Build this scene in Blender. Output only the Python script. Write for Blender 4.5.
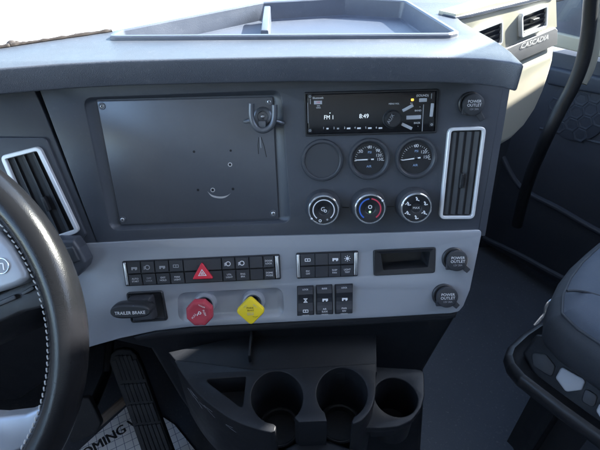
import bpy, bmesh, math, random
from mathutils import Vector, Matrix
random.seed(7)
rad = math.radians
scn = bpy.context.scene
for o in list(bpy.data.objects): bpy.data.objects.remove(o)

# ------------------------------------------------------------------ camera
FPX, PITCH, ROLL = 453.0, rad(38), rad(1.3)          # focal length in pixels of the 600 px wide photograph
CAM = Vector((0, 0, 1.25))
FW = Vector((0, math.cos(PITCH), -math.sin(PITCH)))
_U = Vector((0, math.sin(PITCH), math.cos(PITCH))); _R = Vector((1, 0, 0))
RT = _R*math.cos(ROLL) - _U*math.sin(ROLL)
UP = _U*math.cos(ROLL) + _R*math.sin(ROLL)
cd = bpy.data.cameras.new('camera'); cam = bpy.data.objects.new('camera', cd)
scn.collection.objects.link(cam); scn.camera = cam
cd.sensor_width = 36; cd.lens = FPX/600*36; cd.clip_start = .02; cd.clip_end = 500
m = Matrix((RT, UP, -FW)).transposed().to_4x4(); m.translation = CAM
cam.matrix_world = m

# ------------------------------------------------------------------ light
SUN_AZ, SUN_EL = rad(66), rad(33)                    # azimuth clockwise from +Y (forward)
w = bpy.data.worlds.new('World'); scn.world = w; w.use_nodes = True
nt = w.node_tree; bg = nt.nodes['Background']
sky = nt.nodes.new('ShaderNodeTexSky'); sky.sky_type = 'NISHITA'; sky.sun_disc = False
sky.sun_elevation = SUN_EL; sky.sun_rotation = SUN_AZ
nt.links.new(sky.outputs[0], bg.inputs[0]); bg.inputs[1].default_value = 0.15
sl = bpy.data.lights.new('sun', 'SUN'); sl.energy = 5.0; sl.angle = rad(.6); sl.color = (1, .95, .86)
so = bpy.data.objects.new('sun', sl); scn.collection.objects.link(so)
sd = Vector((math.sin(SUN_AZ)*math.cos(SUN_EL), math.cos(SUN_AZ)*math.cos(SUN_EL), math.sin(SUN_EL)))
so.rotation_euler = (-sd).to_track_quat('-Z', 'Y').to_euler(); so.location = (3, 1, 4)
scn.view_settings.view_transform = 'Standard'; scn.view_settings.look = 'None'
scn.view_settings.exposure = 2.8; scn.view_settings.gamma = 1
scn.cycles.use_denoising = True
scn.cycles.max_bounces = 8; scn.cycles.diffuse_bounces = 5; scn.cycles.sample_clamp_indirect = 6

# ------------------------------------------------------------------ frames and pixel rays
def ray(u, v): return RT*((u-300)/FPX) + UP*((225-v)/FPX) + FW
class Fr:
    """a plane: origin, X to the right, Y up the plane, N out of it"""
    def __init__(s, o, X, Y):
        s.o = Vector(o); s.X = Vector(X).normalized(); s.Y = Vector(Y).normalized(); s.N = s.X.cross(s.Y).normalized()
    def p3(s, a, b, n=0): return s.o + s.X*a + s.Y*b + s.N*n
    def px(s, u, v, n=0):
        d = ray(u, v); o = s.o + s.N*n
        k = (o-CAM).dot(s.N)/d.dot(s.N); q = CAM + d*k - o
        return (q.dot(s.X), q.dot(s.Y))
    def poly(s, pts, n=0): return [s.px(u, v, n) for u, v in pts]
    def sc(s, u, v, n=0):
        d = ray(u, v); o = s.o + s.N*n
        return (o-CAM).dot(s.N)/d.dot(s.N)/FPX
def lean(a, yaw=0):
    c, t = math.cos(yaw), math.sin(yaw)
    return (c, t, 0), (-t*math.sin(a), c*math.sin(a), math.cos(a))
def hor(drop): return Fr((0, 0, CAM.z-drop), (1, 0, 0), (0, 1, 0))
MAIN = Fr(CAM + ray(300, 160)*.60, *lean(rad(21)))
_s = MAIN.px(300, 236); SILV = Fr(MAIN.p3(*_s, .004), *lean(rad(28)))
PAD = hor(.1704)
CONS = hor(.62)
FLOOR = hor(1.25)
_s = PAD.px(458, 17); PASS = Fr(PAD.p3(*_s), (.80, .60, 0), (0, 0, 1))

# ------------------------------------------------------------------ 2D shapes
def circ(c, r, n=40, ry=None, a0=0, a1=2*math.pi):
    full = abs(a1-a0-2*math.pi) < 1e-6
    return [(c[0]+r*math.cos(a0+(a1-a0)*i/(n if full else n-1)), c[1]+(ry or r)*math.sin(a0+(a1-a0)*i/(n if full else n-1))) for i in range(n)]
def fillet(P, r, seg=5):
    out = []; n = len(P)
    for i in range(n):
        a, b, c = Vector(P[i-1]), Vector(P[i]), Vector(P[(i+1) % n])
        u, v = (a-b), (c-b); lu, lv = u.length, v.length
        rr = r[i] if isinstance(r, (list, tuple)) else r
        if rr <= 0 or lu < 1e-9 or lv < 1e-9: out.append(tuple(b)); continue
        u /= lu; v /= lv
        ang = u.angle(v, 0); d = min(rr/max(math.tan(ang/2), .05), lu*.48, lv*.48)
        if d < 2e-4: out.append(tuple(b)); continue
        p, q = b+u*d, b+v*d
        for k in range(seg+1):
            t = k/seg; out.append(tuple(p*(1-t)**2 + b*2*t*(1-t) + q*t*t))
    return out
def rect(c, w, h, r=0, rot=0):
    P = [(-w/2, -h/2), (w/2, -h/2), (w/2, h/2), (-w/2, h/2)]
    if r: P = fillet(P, r)
    cs, sn = math.cos(rot), math.sin(rot)
    return [(c[0]+x*cs-y*sn, c[1]+x*sn+y*cs) for x, y in P]
def area(P): return sum(P[i-1][0]*P[i][1]-P[i][0]*P[i-1][1] for i in range(len(P)))/2
def ccw(P): return list(P) if area(P) > 0 else list(reversed(P))
def inset(P, d):
    n = len(P); out = []
    for i in range(n):
        a, b, c = Vector(P[i-1]), Vector(P[i]), Vector(P[(i+1) % n])
        e, f = (b-a), (c-b)
        e = e.normalized() if e.length > 1e-12 else Vector((1, 0)); f = f.normalized() if f.length > 1e-12 else e
        n1, n2 = Vector((-e.y, e.x)), Vector((-f.y, f.x))
        mm = n1+n2
        mm = mm.normalized() if mm.length > 1e-6 else n1
        k = max(mm.dot(n1), .35)
        out.append(tuple(b+mm*(d/k)))
    def crs(a, b, c): return (b[0]-a[0])*(c[1]-a[1])-(b[1]-a[1])*(c[0]-a[0])
    for _ in range(3):                                 # remove the small loops an offset makes at tight corners
        hit = False
        for i in range(n):
            for g in range(min(16, n-3), 1, -1):
                j = (i+g) % n; a, b, c, e = out[i], out[(i+1) % n], out[j], out[(j+1) % n]
                s1, s2, s3, s4 = crs(a, b, c), crs(a, b, e), crs(c, e, a), crs(c, e, b)
                if s1*s2 < 0 and s3*s4 < 0:
                    t = s3/(s3-s4); x = (a[0]+(b[0]-a[0])*t, a[1]+(b[1]-a[1])*t)
                    for h in range(1, g+1): out[(i+h) % n] = x
                    hit = True; break
        if not hit: break
    return out
def smooth_path(P, sub=6):
    """Catmull-Rom through points"""
    P = [Vector(p) for p in P]; out = []
    for i in range(len(P)-1):
        a = P[max(i-1, 0)]; b = P[i]; c = P[i+1]; d = P[min(i+2, len(P)-1)]
        for k in range(sub):
            t = k/sub
            out.append(.5*((2*b) + (c-a)*t + (2*a-5*b+4*c-d)*t*t + (3*b-a-3*c+d)*t**3))
    out.append(P[-1]); return out

# ------------------------------------------------------------------ materials
MATS = {}
def mat(name, col, rough=.5, metal=0, grain=0, gscale=900, vary=.08, vscale=14, spec=.5, coat=0, emit=None, es=1, rvary=.1, kind='noise', wear=0):
    m = bpy.data.materials.new(name); m.use_nodes = True; t = m.node_tree; N = t.nodes; L = t.links
    b = N['Principled BSDF']; b.inputs['Metallic'].default_value = metal
    b.inputs['Specular IOR Level'].default_value = spec; b.inputs['Coat Weight'].default_value = coat
    b.inputs['Coat Roughness'].default_value = .08
    tc = N.new('ShaderNodeTexCoord')
    nz = N.new('ShaderNodeTexNoise'); nz.inputs['Scale'].default_value = vscale; nz.inputs['Detail'].default_value = 6; nz.inputs['Roughness'].default_value = .65
    L.new(tc.outputs['Object'], nz.inputs['Vector'])
    mx = N.new('ShaderNodeMix'); mx.data_type = 'RGBA'
    mx.inputs[6].default_value = (*[c*(1-vary) for c in col], 1); mx.inputs[7].default_value = (*[min(c*(1+vary), 1) for c in col], 1)
    L.new(nz.outputs['Fac'], mx.inputs[0])
    last = mx.outputs[2]
    if wear:                                           # dust specks and faint scuffs
        n2 = N.new('ShaderNodeTexNoise'); n2.inputs['Scale'].default_value = 160; n2.inputs['Detail'].default_value = 8
        L.new(tc.outputs['Object'], n2.inputs['Vector'])
        cr = N.new('ShaderNodeValToRGB'); cr.color_ramp.elements[0].position = .6; cr.color_ramp.elements[1].position = .78
        L.new(n2.outputs['Fac'], cr.inputs['Fac'])
        mu = N.new('ShaderNodeMath'); mu.operation = 'MULTIPLY'; mu.inputs[1].default_value = wear
        L.new(cr.outputs['Color'], mu.inputs[0])
        m2 = N.new('ShaderNodeMix'); m2.data_type = 'RGBA'; m2.inputs[7].default_value = (.36, .36, .37, 1)
        L.new(mu.outputs[0], m2.inputs[0]); L.new(last, m2.inputs[6]); last = m2.outputs[2]
    L.new(last, b.inputs['Base Color'])
    mr = N.new('ShaderNodeMapRange'); mr.inputs['To Min'].default_value = max(rough-rvary, .03); mr.inputs['To Max'].default_value = min(rough+rvary, 1)
    mr.inputs['From Min'].default_value = .3; mr.inputs['From Max'].default_value = .7
    L.new(nz.outputs['Fac'], mr.inputs['Value']); L.new(mr.outputs[0], b.inputs['Roughness'])
    if grain:
        if kind == 'noise':
            g = N.new('ShaderNodeTexNoise'); g.inputs['Scale'].default_value = gscale; g.inputs['Detail'].default_value = 3; go = g.outputs['Fac']
        else:
            g = N.new('ShaderNodeTexVoronoi'); g.inputs['Scale'].default_value = gscale; go = g.outputs['Distance']
        L.new(tc.outputs['Object'], g.inputs['Vector'])
        bp = N.new('ShaderNodeBump'); bp.inputs['Strength'].default_value = grain; bp.inputs['Distance'].default_value = .0012
        L.new(go, bp.inputs['Height']); L.new(bp.outputs[0], b.inputs['Normal'])
    if emit:
        b.inputs['Emission Color'].default_value = (*emit, 1); b.inputs['Emission Strength'].default_value = es
    MATS[name] = m; return m
mat('pad_vinyl', (.068, .076, .096), .45, grain=.26, gscale=1100, kind='vor', vary=.15, spec=.6, wear=.12)
mat('tray_plastic', (.09, .103, .14), .4, grain=.15, gscale=700, vary=.25, spec=.7, wear=.1)
mat('panel_plastic', (.058, .065, .080), .42, grain=.10, gscale=1100, vary=.12, spec=.55, wear=.05, rvary=.12)
mat('plate_metal', (.13, .138, .155), .33, metal=.45, grain=.05, gscale=1300, vary=.16, vscale=9, spec=.5, wear=.03, rvary=.05)
mat('silver_trim', (.36, .383, .425), .36, metal=.35, grain=.06, gscale=1800, vary=.05, vscale=9, spec=.5, wear=.03)
mat('chrome', (.75, .76, .78), .22, metal=.9, vary=.04)
mat('satin_silver', (.74, .75, .77), .35, metal=.2, vary=.05)
mat('black_plastic', (.018, .019, .022), .42, grain=.08, gscale=1400, spec=.5)
mat('switch_plastic', (.034, .036, .042), .5, grain=.05, gscale=1400, spec=.5)
mat('black_gloss', (.010, .010, .012), .12, vary=.1, spec=.5, rvary=.05)
mat('dark_plastic', (.011, .0125, .016), .5, grain=.15, gscale=900, vary=.15, wear=.03, spec=.3)
mat('console_plastic', (.013, .0145, .018), .45, grain=.15, gscale=900, vary=.18, wear=.03, spec=.3)
mat('deep_black', (.008, .008, .010), .6)
mat('rubber', (.020, .022, .026), .7, grain=.2, gscale=600, vary=.2, wear=.12)
mat('leather', (.009, .0095, .0115), .22, grain=.07, gscale=850, kind='vor', vary=.15, spec=.4, rvary=.06)
mat('thread', (.50, .50, .50), .8)
mat('cream_plastic', (.40, .38, .31), .5, grain=.06, gscale=1300, vary=.04)
mat('strip_plastic', (.23, .23, .245), .4, metal=.3, grain=.05, vary=.06)
mat('floor_vinyl', (.058, .066, .084), .65, grain=.5, gscale=260, vary=.3, vscale=7, wear=.22)
mat('door_plastic', (.034, .040, .055), .6, grain=.25, gscale=700, vary=.12, wear=.04)
mat('bezel_plastic', (.05, .054, .063), .42, grain=.05, gscale=1400)
mat('seat_fabric', (.075, .088, .115), .75, grain=.5, gscale=900, vary=.10, wear=.05)
mat('seat_side', (.045, .050, .060), .7, grain=.5, gscale=900, vary=.10, wear=.03)
mat('pale_plastic', (.48, .50, .54), .4, grain=.04, vary=.05)
mat('red_knob', (.42, .045, .07), .48, vary=.10, spec=.5, wear=.25)
mat('red_hazard', (.70, .02, .05), .3, vary=.05)
mat('yellow_knob', (.80, .60, .02), .4, vary=.05)
mat('ink_white', (.85, .85, .86), .6, vary=.03)
mat('scuff', (.16, .17, .19), .7, vary=.3, vscale=300)
mat('ink_blue', (.35, .50, .75), .6, vary=.03)
mat('ink_black', (.02, .02, .022), .6, vary=.03)
mat('ink_grey', (.38, .39, .41), .6, vary=.03)
mat('band_blue', (.05, .16, .60), .5, vary=.03)
mat('band_red', (.65, .06, .10), .5, vary=.03)
mat('led_green', (.2, .7, .3), .5, emit=(.3, 1, .4), es=.5)
mat('led_amber', (.9, .45, .03), .5, emit=(1, .5, .05), es=.5)
mat('lcd', (.6, .65, .66), .5, emit=(.75, .85, .9), es=.12)
mat('bare_metal', (.60, .60, .61), .35, metal=.8, vary=.15, vscale=200)
mat('steel_bar', (.20, .16, .13), .6, vary=.3, vscale=60)
mat('headliner_cloth', (.54, .56, .60), .9, grain=.2)
mat('white_paint', (.80, .80, .80), .3, coat=.5, vary=.02)
mat('ground_concrete', (.34, .33, .32), .9, vary=.2, vscale=2)
mat('seal_brown', (.05, .038, .034), .7, vary=.3, vscale=90)
def glass():
    m = bpy.data.materials.new('window_glass'); m.use_nodes = True; t = m.node_tree; N = t.nodes; L = t.links
    N.remove(N['Principled BSDF'])
    tr = N.new('ShaderNodeBsdfTransparent'); tr.inputs[0].default_value = (.93, .96, .95, 1)
    gl = N.new('ShaderNodeBsdfGlossy'); gl.inputs['Roughness'].default_value = .02
    lw = N.new('ShaderNodeLayerWeight'); fr = N.new('ShaderNodeMapRange'); fr.inputs['To Min'].default_value = .04; fr.inputs['To Max'].default_value = .22
    L.new(lw.outputs['Facing'], fr.inputs['Value'])
    mx = N.new('ShaderNodeMixShader'); L.new(fr.outputs[0], mx.inputs[0]); L.new(tr.outputs[0], mx.inputs[1]); L.new(gl.outputs[0], mx.inputs[2])
    L.new(mx.outputs[0], N['Material Output'].inputs[0]); MATS['window_glass'] = m
glass()
def paper():
    m = mat('grid_paper', (.84, .85, .87), .7, vary=.05, vscale=30)
    t = m.node_tree; N = t.nodes; L = t.links; b = N['Principled BSDF']
    src = b.inputs['Base Color'].links[0].from_socket
    tc = N.new('ShaderNodeTexCoord'); mp = N.new('ShaderNodeMapping'); mp.inputs['Rotation'].default_value = (0, 0, rad(-28))
    L.new(tc.outputs['Object'], mp.inputs[0])
    br = N.new('ShaderNodeTexBrick'); br.offset = 0; br.squash = 1
    br.inputs['Scale'].default_value = 1; br.inputs['Brick Width'].default_value = .022; br.inputs['Row Height'].default_value = .022
    br.inputs['Mortar Size'].default_value = .0008; br.inputs['Mortar Smooth'].default_value = .2
    L.new(mp.outputs[0], br.inputs['Vector'])
    mx = N.new('ShaderNodeMix'); mx.data_type = 'RGBA'; mx.inputs[7].default_value = (.16, .20, .30, 1)
    L.new(br.outputs['Fac'], mx.inputs[0]); L.new(src, mx.inputs[6]); L.new(mx.outputs[2], b.inputs['Base Color'])
paper()

# ------------------------------------------------------------------ mesh builder
_tx = {}
def text2d(s):
    if s not in _tx:
        c = bpy.data.curves.new('t', 'FONT'); c.body = s; c.align_x = 'CENTER'; c.align_y = 'CENTER'; c.size = 1; c.resolution_u = 3
        c.space_line = .95
        o = bpy.data.objects.new('t', c); me = bpy.data.meshes.new_from_object(o)
        v = [tuple(x.co) for x in me.vertices]; f = [tuple(p.vertices) for p in me.polygons]
        bpy.data.objects.remove(o); bpy.data.curves.remove(c); bpy.data.meshes.remove(me)
        _tx[s] = (v, f)
    return _tx[s]
class MB:
    def __init__(s, fr=None): s.fr = fr; s.v = []; s.f = []; s.mi = []; s.mats = []
    def _m(s, m):
        if m not in s.mats: s.mats.append(m)
        return s.mats.index(m)
    def raw(s, V, F, m):
        b = len(s.v); s.v += [Vector(x) for x in V]; i = s._m(m)
        for f in F: s.f.append([b+k for k in f]); s.mi.append(i)
        return s
    def loc(s, V, F, m): return s.raw([s.fr.p3(*x) for x in V], F, m)
    def loft(s, rings, m, cap0=True, cap1=True):
        """rings: list of (polygon, n) with equal counts"""
        V = []; F = []; k = len(rings[0][0])
        for P, n in rings: V += [(x, y, n) for x, y in P]
        for r in range(len(rings)-1):
            for i in range(k):
                j = (i+1) % k; F.append((r*k+i, r*k+j, (r+1)*k+j, (r+1)*k+i))
        if cap1: F.append(tuple((len(rings)-1)*k+i for i in range(k)))
        if cap0: F.append(tuple(reversed(range(k))))
        return s.loc(V, F, m)
    def prism(s, P, n0, n1, m, bev=0, seg=3, cap0=True):
        P = ccw(P)
        R = [(P, n0)]
        if bev:
            for k in range(seg+1):
                a = math.pi/2*k/seg
                R.append((inset(P, bev*(1-math.cos(a))), n1-bev+bev*math.sin(a)))
        else: R.append((P, n1))
        return s.loft(R, m, cap0)
    def plate(s, outer, holes, n0, n1, m, bev=0):
        """flat plate with through holes; front edges bevelled"""
        c = bpy.data.curves.new('p', 'CURVE'); c.dimensions = '2D'; c.fill_mode = 'BOTH'
        c.extrude = (n1-n0)/2-bev; c.bevel_depth = bev; c.bevel_resolution = 2; c.offset = -bev
        for P in [outer]+holes:
            sp = c.splines.new('POLY'); sp.points.add(len(P)-1); sp.use_cyclic_u = True
            for q, (x, y) in zip(sp.points, P): q.co = (x, y, 0, 1)
        o = bpy.data.objects.new('p', c); me = bpy.data.meshes.new_from_object(o)
        V = [(x.co.x, x.co.y, x.co.z+(n0+n1)/2) for x in me.vertices]; F = [tuple(p.vertices) for p in me.polygons]
        bpy.data.objects.remove(o); bpy.data.curves.remove(c); bpy.data.meshes.remove(me)
        return s.loc(V, F, m)
    def ring(s, c, r0, r1, n0, n1, m, bev=.0006, n=48, ry=None):
        """annulus with a rounded top"""
        k = (ry or r1)/r1
        R = [(circ(c, r, n, r*k), z) for r, z in ((r1, n0), (r1, n1-bev), (r1-bev, n1), (r0+bev, n1), (r0, n1-bev), (r0, n0))]
        return s.loft(R, m, False, False)
    def arc(s, c, r0, r1, a0, a1, n0, n1, m, n=24):
        P = circ(c, r1, n, None, a0, a1) + list(reversed(circ(c, r0, n, None, a0, a1)))
        V = [(x, y, n1) for x, y in P]; F = [(i, i+1, 2*n-2-i, 2*n-1-i) for i in range(n-1)]
        return s.loc(V, F, m)
    def dome(s, c, r, n0, h, m, n=32, seg=6):
        R = [(circ(c, max(r*math.cos(math.pi/2*k/seg), r*.02), n), n0+h*math.sin(math.pi/2*k/seg)) for k in range(seg+1)]
        return s.loft(R, m)
    def text(s, c, n, body, h, m, rot=0, sx=1):
        V, F = text2d(body); cs, sn = math.cos(rot), math.sin(rot); k = h/.7
        return s.loc([(c[0]+k*(x*sx*cs-y*sn), c[1]+k*(x*sx*sn+y*cs), n) for x, y, z in V], F, m)
    def tube(s, path, r, m, n=10, cap=True, flat=1):
        """path: world points"""
        path = [Vector(p) for p in path]; V = []; F = []
        t0 = (path[1]-path[0]).normalized()
        a = t0.orthogonal().normalized()
        for i, p in enumerate(path):
            t = (path[min(i+1, len(path)-1)]-path[max(i-1, 0)]).normalized()
            a = (a-t*a.dot(t)).normalized(); b = t.cross(a)
            rr = r[i] if isinstance(r, (list, tuple)) else r
            for k in range(n):
                th = 2*math.pi*k/n; V.append(p+a*rr*math.cos(th)+b*rr*flat*math.sin(th))
        for i in range(len(path)-1):
            for k in range(n):
                F.append((i*n+k, i*n+(k+1) % n, (i+1)*n+(k+1) % n, (i+1)*n+k))
        if cap: F += [tuple(reversed(range(n))), tuple((len(path)-1)*n+k for k in range(n))]
        return s.raw(V, F, m)
    def build(s, name, parent=None, label=None, cat=None, group=None, kind=None, ang=35, smooth=True):
        lo = [min(v[i] for v in s.v) for i in range(3)]; hi = [max(v[i] for v in s.v) for i in range(3)]
        c = Vector([(a+b)/2 for a, b in zip(lo, hi)])
        me = bpy.data.meshes.new(name); me.from_pydata([v-c for v in s.v], [], s.f)
        for m in s.mats: me.materials.append(MATS[m])
        me.polygons.foreach_set('material_index', s.mi)
        bm = bmesh.new(); bm.from_mesh(me); bmesh.ops.remove_doubles(bm, verts=bm.verts, dist=1e-6)
        bmesh.ops.recalc_face_normals(bm, faces=bm.faces); bm.to_mesh(me); bm.free()
        if smooth:
            me.polygons.foreach_set('use_smooth', [True]*len(me.polygons)); me.set_sharp_from_angle(angle=rad(ang))
        o = bpy.data.objects.new(name, me); scn.collection.objects.link(o)
        put(o, c, parent); props(o, label, cat, group, kind)
        return o
WL = {}
def put(o, c, parent):
    WL[o.name] = Vector(c)
    if parent: o.parent = parent; o.location = Vector(c)-WL[parent.name]
    else: o.location = c
def props(o, label=None, cat=None, group=None, kind=None):
    for k, x in (('label', label), ('category', cat), ('group', group), ('kind', kind)):
        if x: o[k] = x
def thing(name, loc, label=None, cat=None, group=None, parent=None):
    o = bpy.data.objects.new(name, None); o.empty_display_size = .05; scn.collection.objects.link(o)
    put(o, loc, parent); props(o, label, cat, group); return o
def lerp2(a, b, t): return (a[0]+(b[0]-a[0])*t, a[1]+(b[1]-a[1])*t)
def quad(fr, c, n=0):
    """bilinear map of a pixel quad (tl, tr, br, bl) onto the frame"""
    q = fr.poly(c, n)
    return lambda a, b: lerp2(lerp2(q[0], q[1], a), lerp2(q[3], q[2], a), b)

# ================================================================== SETTING
def box(mb, x0, x1, y0, y1, z0, z1, m):
    V = [(x, y, z) for z in (z0, z1) for y in (y0, y1) for x in (x0, x1)]
    return mb.raw(V, [(0, 2, 3, 1), (4, 5, 7, 6), (0, 1, 5, 4), (2, 6, 7, 3), (0, 4, 6, 2), (1, 3, 7, 5)], m)
box(MB(), -60, 60, -60, 60, -1.2, -1.1, 'ground_concrete').build('ground', kind='structure')
box(MB(), -1.05, 1.05, -1.3, 1.5, -.03, 0, 'floor_vinyl').build('floor', kind='structure')
box(MB(), -1.05, 1.05, -1.3, .62, 2.05, 2.11, 'headliner_cloth').build('cab_roof', kind='structure')  # unseen roof, put in to block open sky; its colour cools the bounce
mb = MB(); box(mb, -1.05, 1.05, -1.36, -1.3, -.03, 1.15, 'seat_side'); box(mb, -1.05, 1.05, -1.36, -1.3, 1.1501, 2.05, 'headliner_cloth'); mb.build('cab_rear_wall', kind='structure')  # unseen; dark base and pale top added for a gradient in the plate's reflection
mb = MB(); box(mb, -1.11, -1.051, -1.3, 1.5, 0, .98, 'door_plastic'); box(mb, -1.11, -1.051, -1.3, -.85, .9805, 2.049, 'headliner_cloth')
mb.build('cab_left_wall', kind='structure')  # unseen wall, opening enlarged to let in more light from the left
mb = MB(); box(mb, 1.051, 1.11, -1.3, 1.5, 0, 1.2, 'door_plastic'); box(mb, 1.051, 1.11, -1.3, .95, 1.2001, 1.40, 'door_plastic'); box(mb, 1.051, 1.11, -1.3, -.35, 1.4005, 2.049, 'headliner_cloth')
mb.build('cab_right_sun_block', kind='structure')  # unseen wall, upper block added to keep the sun off the console
mb = MB(); box(mb, -1.05, 1.05, 1.42, 1.5, .001, .80, 'door_plastic'); box(mb, -1.05, .24, .62, 1.42, .775, .80, 'door_plastic')  # front wall, plus an added deck against light leaking into the footwell
box(mb, .16, .20, .76, 1.4199, .001, .7749, 'door_plastic')  # partition added to keep the sun off the left floor
mb.build('firewall_light_block', kind='structure')
for x0, x1 in ((-1.10, -.98), (.98, 1.10)):
    mb = MB()
    V = [(x, y, z) for y, z in ((1.16, .90), (1.30, .90), (.66, 2.04), (.50, 2.04)) for x in (x0, x1)]
    mb.raw(V, [(0, 1, 3, 2), (2, 3, 5, 4), (4, 5, 7, 6), (6, 7, 1, 0), (0, 2, 4, 6), (1, 7, 5, 3)], 'headliner_cloth')
    mb.build('shade_pillar', kind='structure')  # unseen pillars, placed and sized to shade the console and shelf

# windshield and hood beyond it
mb = MB(); V = [(-1.04, 1.36, .90), (1.04, 1.36, .90), (1.0, .72, 2.04), (-1.0, .72, 2.04)]
mb.raw(V+[(x, y+.006, z+.003) for x, y, z in V], [(0, 1, 2, 3), (4, 7, 6, 5), (0, 4, 5, 1), (1, 5, 6, 2), (2, 6, 7, 3), (3, 7, 4, 0)], 'window_glass')
mb.build('windshield', None, 'clear sloping windshield pane above the far edge of the dash top', 'windshield')
mb = MB(hor(.5)); P = fillet([(-.95, 1.56), (.95, 1.56), (.8, 3.1), (-.8, 3.1)], .15)
mb.prism(P, -.9, 0, 'white_paint', .12, 5)
mb.build('hood', None, 'bright white truck hood washed out beyond the windshield', 'hood')

# ================================================================== DASHBOARD
dash = thing('dashboard', (0, .6, .3), 'grey truck dashboard with recessed plate, radio, gauges and silver switch strip', 'dashboard')

# --- padded top
front = [(-140, 84), (-70, 75), (0, 68.5), (60, 64), (120, 61), (200, 59), (300, 57), (400, 57), (450, 57.5), (485, 59), (510, 62)]
P = PAD.poly(front) + PAD.poly([(526, 66)]) + PAD.poly([(512, 52), (500, 43), (486, 35), (473, 28), (463, 22), (458, 17.5), (460, 13), (470, 9), (490, 3), (530, -8), (600, -24), (600, -40), (420, -40), (330, -14), (260, 3), (225, 9), (180, 17.5), (145, 24.5), (110, 31), (60, 39), (0, 48), (-70, 57), (-140, 66)])
P = fillet(P, [.0]*11+[.012]+[.02]*(len(P)-12), 4)
to = ccw(fillet(PAD.poly([(106, 40.5), (450, 38.3), (460, 35.5), (408, 3.2), (345, 0), (262, 4.6), (120, 33)]), [.012, .010, .010, .02, .01, .01, .015]))
hole = inset(to, .004)
pad = MB(PAD).plate(P, [hole], -.030, 0, 'pad_vinyl', .0028).build('top_pad', dash)
# storage tray sunk into the pad, with a raised rim
mb = MB(PAD)
mb.loft([(to, -.002), (inset(to, .0008), .0035), (inset(to, .0025), .0050), (inset(to, .0065), .0050), (inset(to, .0085), .0035), (inset(to, .012), -.020), (inset(to, .015), -.022)], 'tray_plastic', False, True)
tray = mb.build('storage_tray', pad)
a, b = PAD.px(264.5, 33, .0), PAD.px(267.5, 7, 0)
mb = MB(PAD); mb.prism(ccw([(a[0]-.005, a[1]+.003), (a[0]+.005, a[1]+.003), (b[0]+.005, b[1]-.006), (b[0]-.005, b[1]-.006)]), -.0225, .003, 'tray_plastic', .002)
mb.build('divider', pad)

# --- centre panel with the recess
outer = MAIN.poly([(33.5, 74), (516, 70), (505, 80), (490, 165), (478, 236), (290, 240), (99, 247.5)])
rec_o = fillet(MAIN.poly([(83, 98), (281, 90.5), (290.5, 222.5), (111, 230.5)]), .012)
rec_i = fillet(MAIN.poly([(95, 99.5), (274, 95), (280.5, 219.5), (119.5, 226)], -.006), .004)
mb = MB(MAIN); mb.plate(outer, [rec_o], -.02, 0, 'panel_plastic', .0012)
ro, ri = ccw(rec_o), ccw(rec_i)
mb.loft([(ro, -.0008), (inset(ro, .0008), -.0020), (ri, -.0078), (inset(ri, .002), -.0080)], 'panel_plastic', False, True)
panel = mb.build('center_panel', dash)
# bevelled right edge of the panel
a = MAIN.poly([(505.2, 72), (490.2, 165), (478.2, 236)]); b = MAIN.poly([(513, 70), (497, 165), (485, 236)], -.003)
V = [(x, y, -.0006) for x, y in a] + [(x, y, -.003) for x, y in b] + [(x-.02, y, -.06) for x, y in b]
MB(MAIN).loc(V, [(0, 1, 4, 3), (1, 2, 5, 4), (3, 4, 7, 6), (4, 5, 8, 7)], 'panel_plastic').build('panel_edge', dash, ang=80)

# mounting plate
pl = fillet(MAIN.poly([(97, 101), (272.5, 97), (278.5, 218), (121, 224.5)], -.006), .002)
mb = MB(MAIN); mb.prism(pl, -.0079, -.0055, 'plate_metal', .0006)
n = -.0053
for u, v, r in ((194, 151.7, 1.3), (230.7, 150.6, 1.2), (230, 164.6, 1.3), (198, 190, 1.3), (212.7, 190, 1.4), (233, 189, 1.4)):
    c = MAIN.px(u, v, n); k = MAIN.sc(u, v)
    if u in (230, 212.7): mb.ring(c, r*k, (r+.9)*k, n-.0004, n+.0002, 'bare_metal', .0001, 20)
    mb.prism(circ(c, r*k, 16), n-.0004, n+.0001, 'deep_black')
up_ = smooth_path([(*MAIN.px(u, v, n), 0) for u, v in ((207.5, 191.5), (212, 195), (220, 196.6), (227, 195.5), (231, 193))], 5)
lo_ = smooth_path([(*MAIN.px(u, v, n), 0) for u, v in ((231, 193), (226, 197.2), (220, 198.4), (212, 196.6), (207.5, 191.5))], 5)
mb.prism([(p.x, p.y) for p in up_[:-1]+lo_[:-1]], n-.0004, n+.0001, 'bare_metal')
for pts, m_ in (([(259, 137), (258, 145), (258.5, 154)], 'ink_black'), ([(261, 137), (264, 146), (266.5, 157)], 'ink_black'), ([(260, 137), (261, 148)], 'ink_grey')):
    mb.tube([MAIN.p3(*MAIN.px(u, v, n), n) for u, v in pts], .0005, m_, 6)
plate = mb.build('mounting_plate', dash, 'flat dark grey blanking plate with six drilled holes and a scrape')
scr = None
for u, v in ((102, 106.2), (269, 101.8), (122.5, 219.6), (273.2, 213.5)):
    c = MAIN.px(u, v, n); k = MAIN.sc(u, v)
    mb = MB(MAIN); mb.ring(c, 2.0*k, 3.5*k, n-.0004, n+.0006, 'plate_metal', .0003, 24); mb.dome(c, 2.3*k, n-.0003, .0016, 'bare_metal', 20, 4)
    mb.prism(circ(c, .9*k, 6), n+.0008, n+.00155, 'ink_black')
    mb.build('screw', plate)

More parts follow.
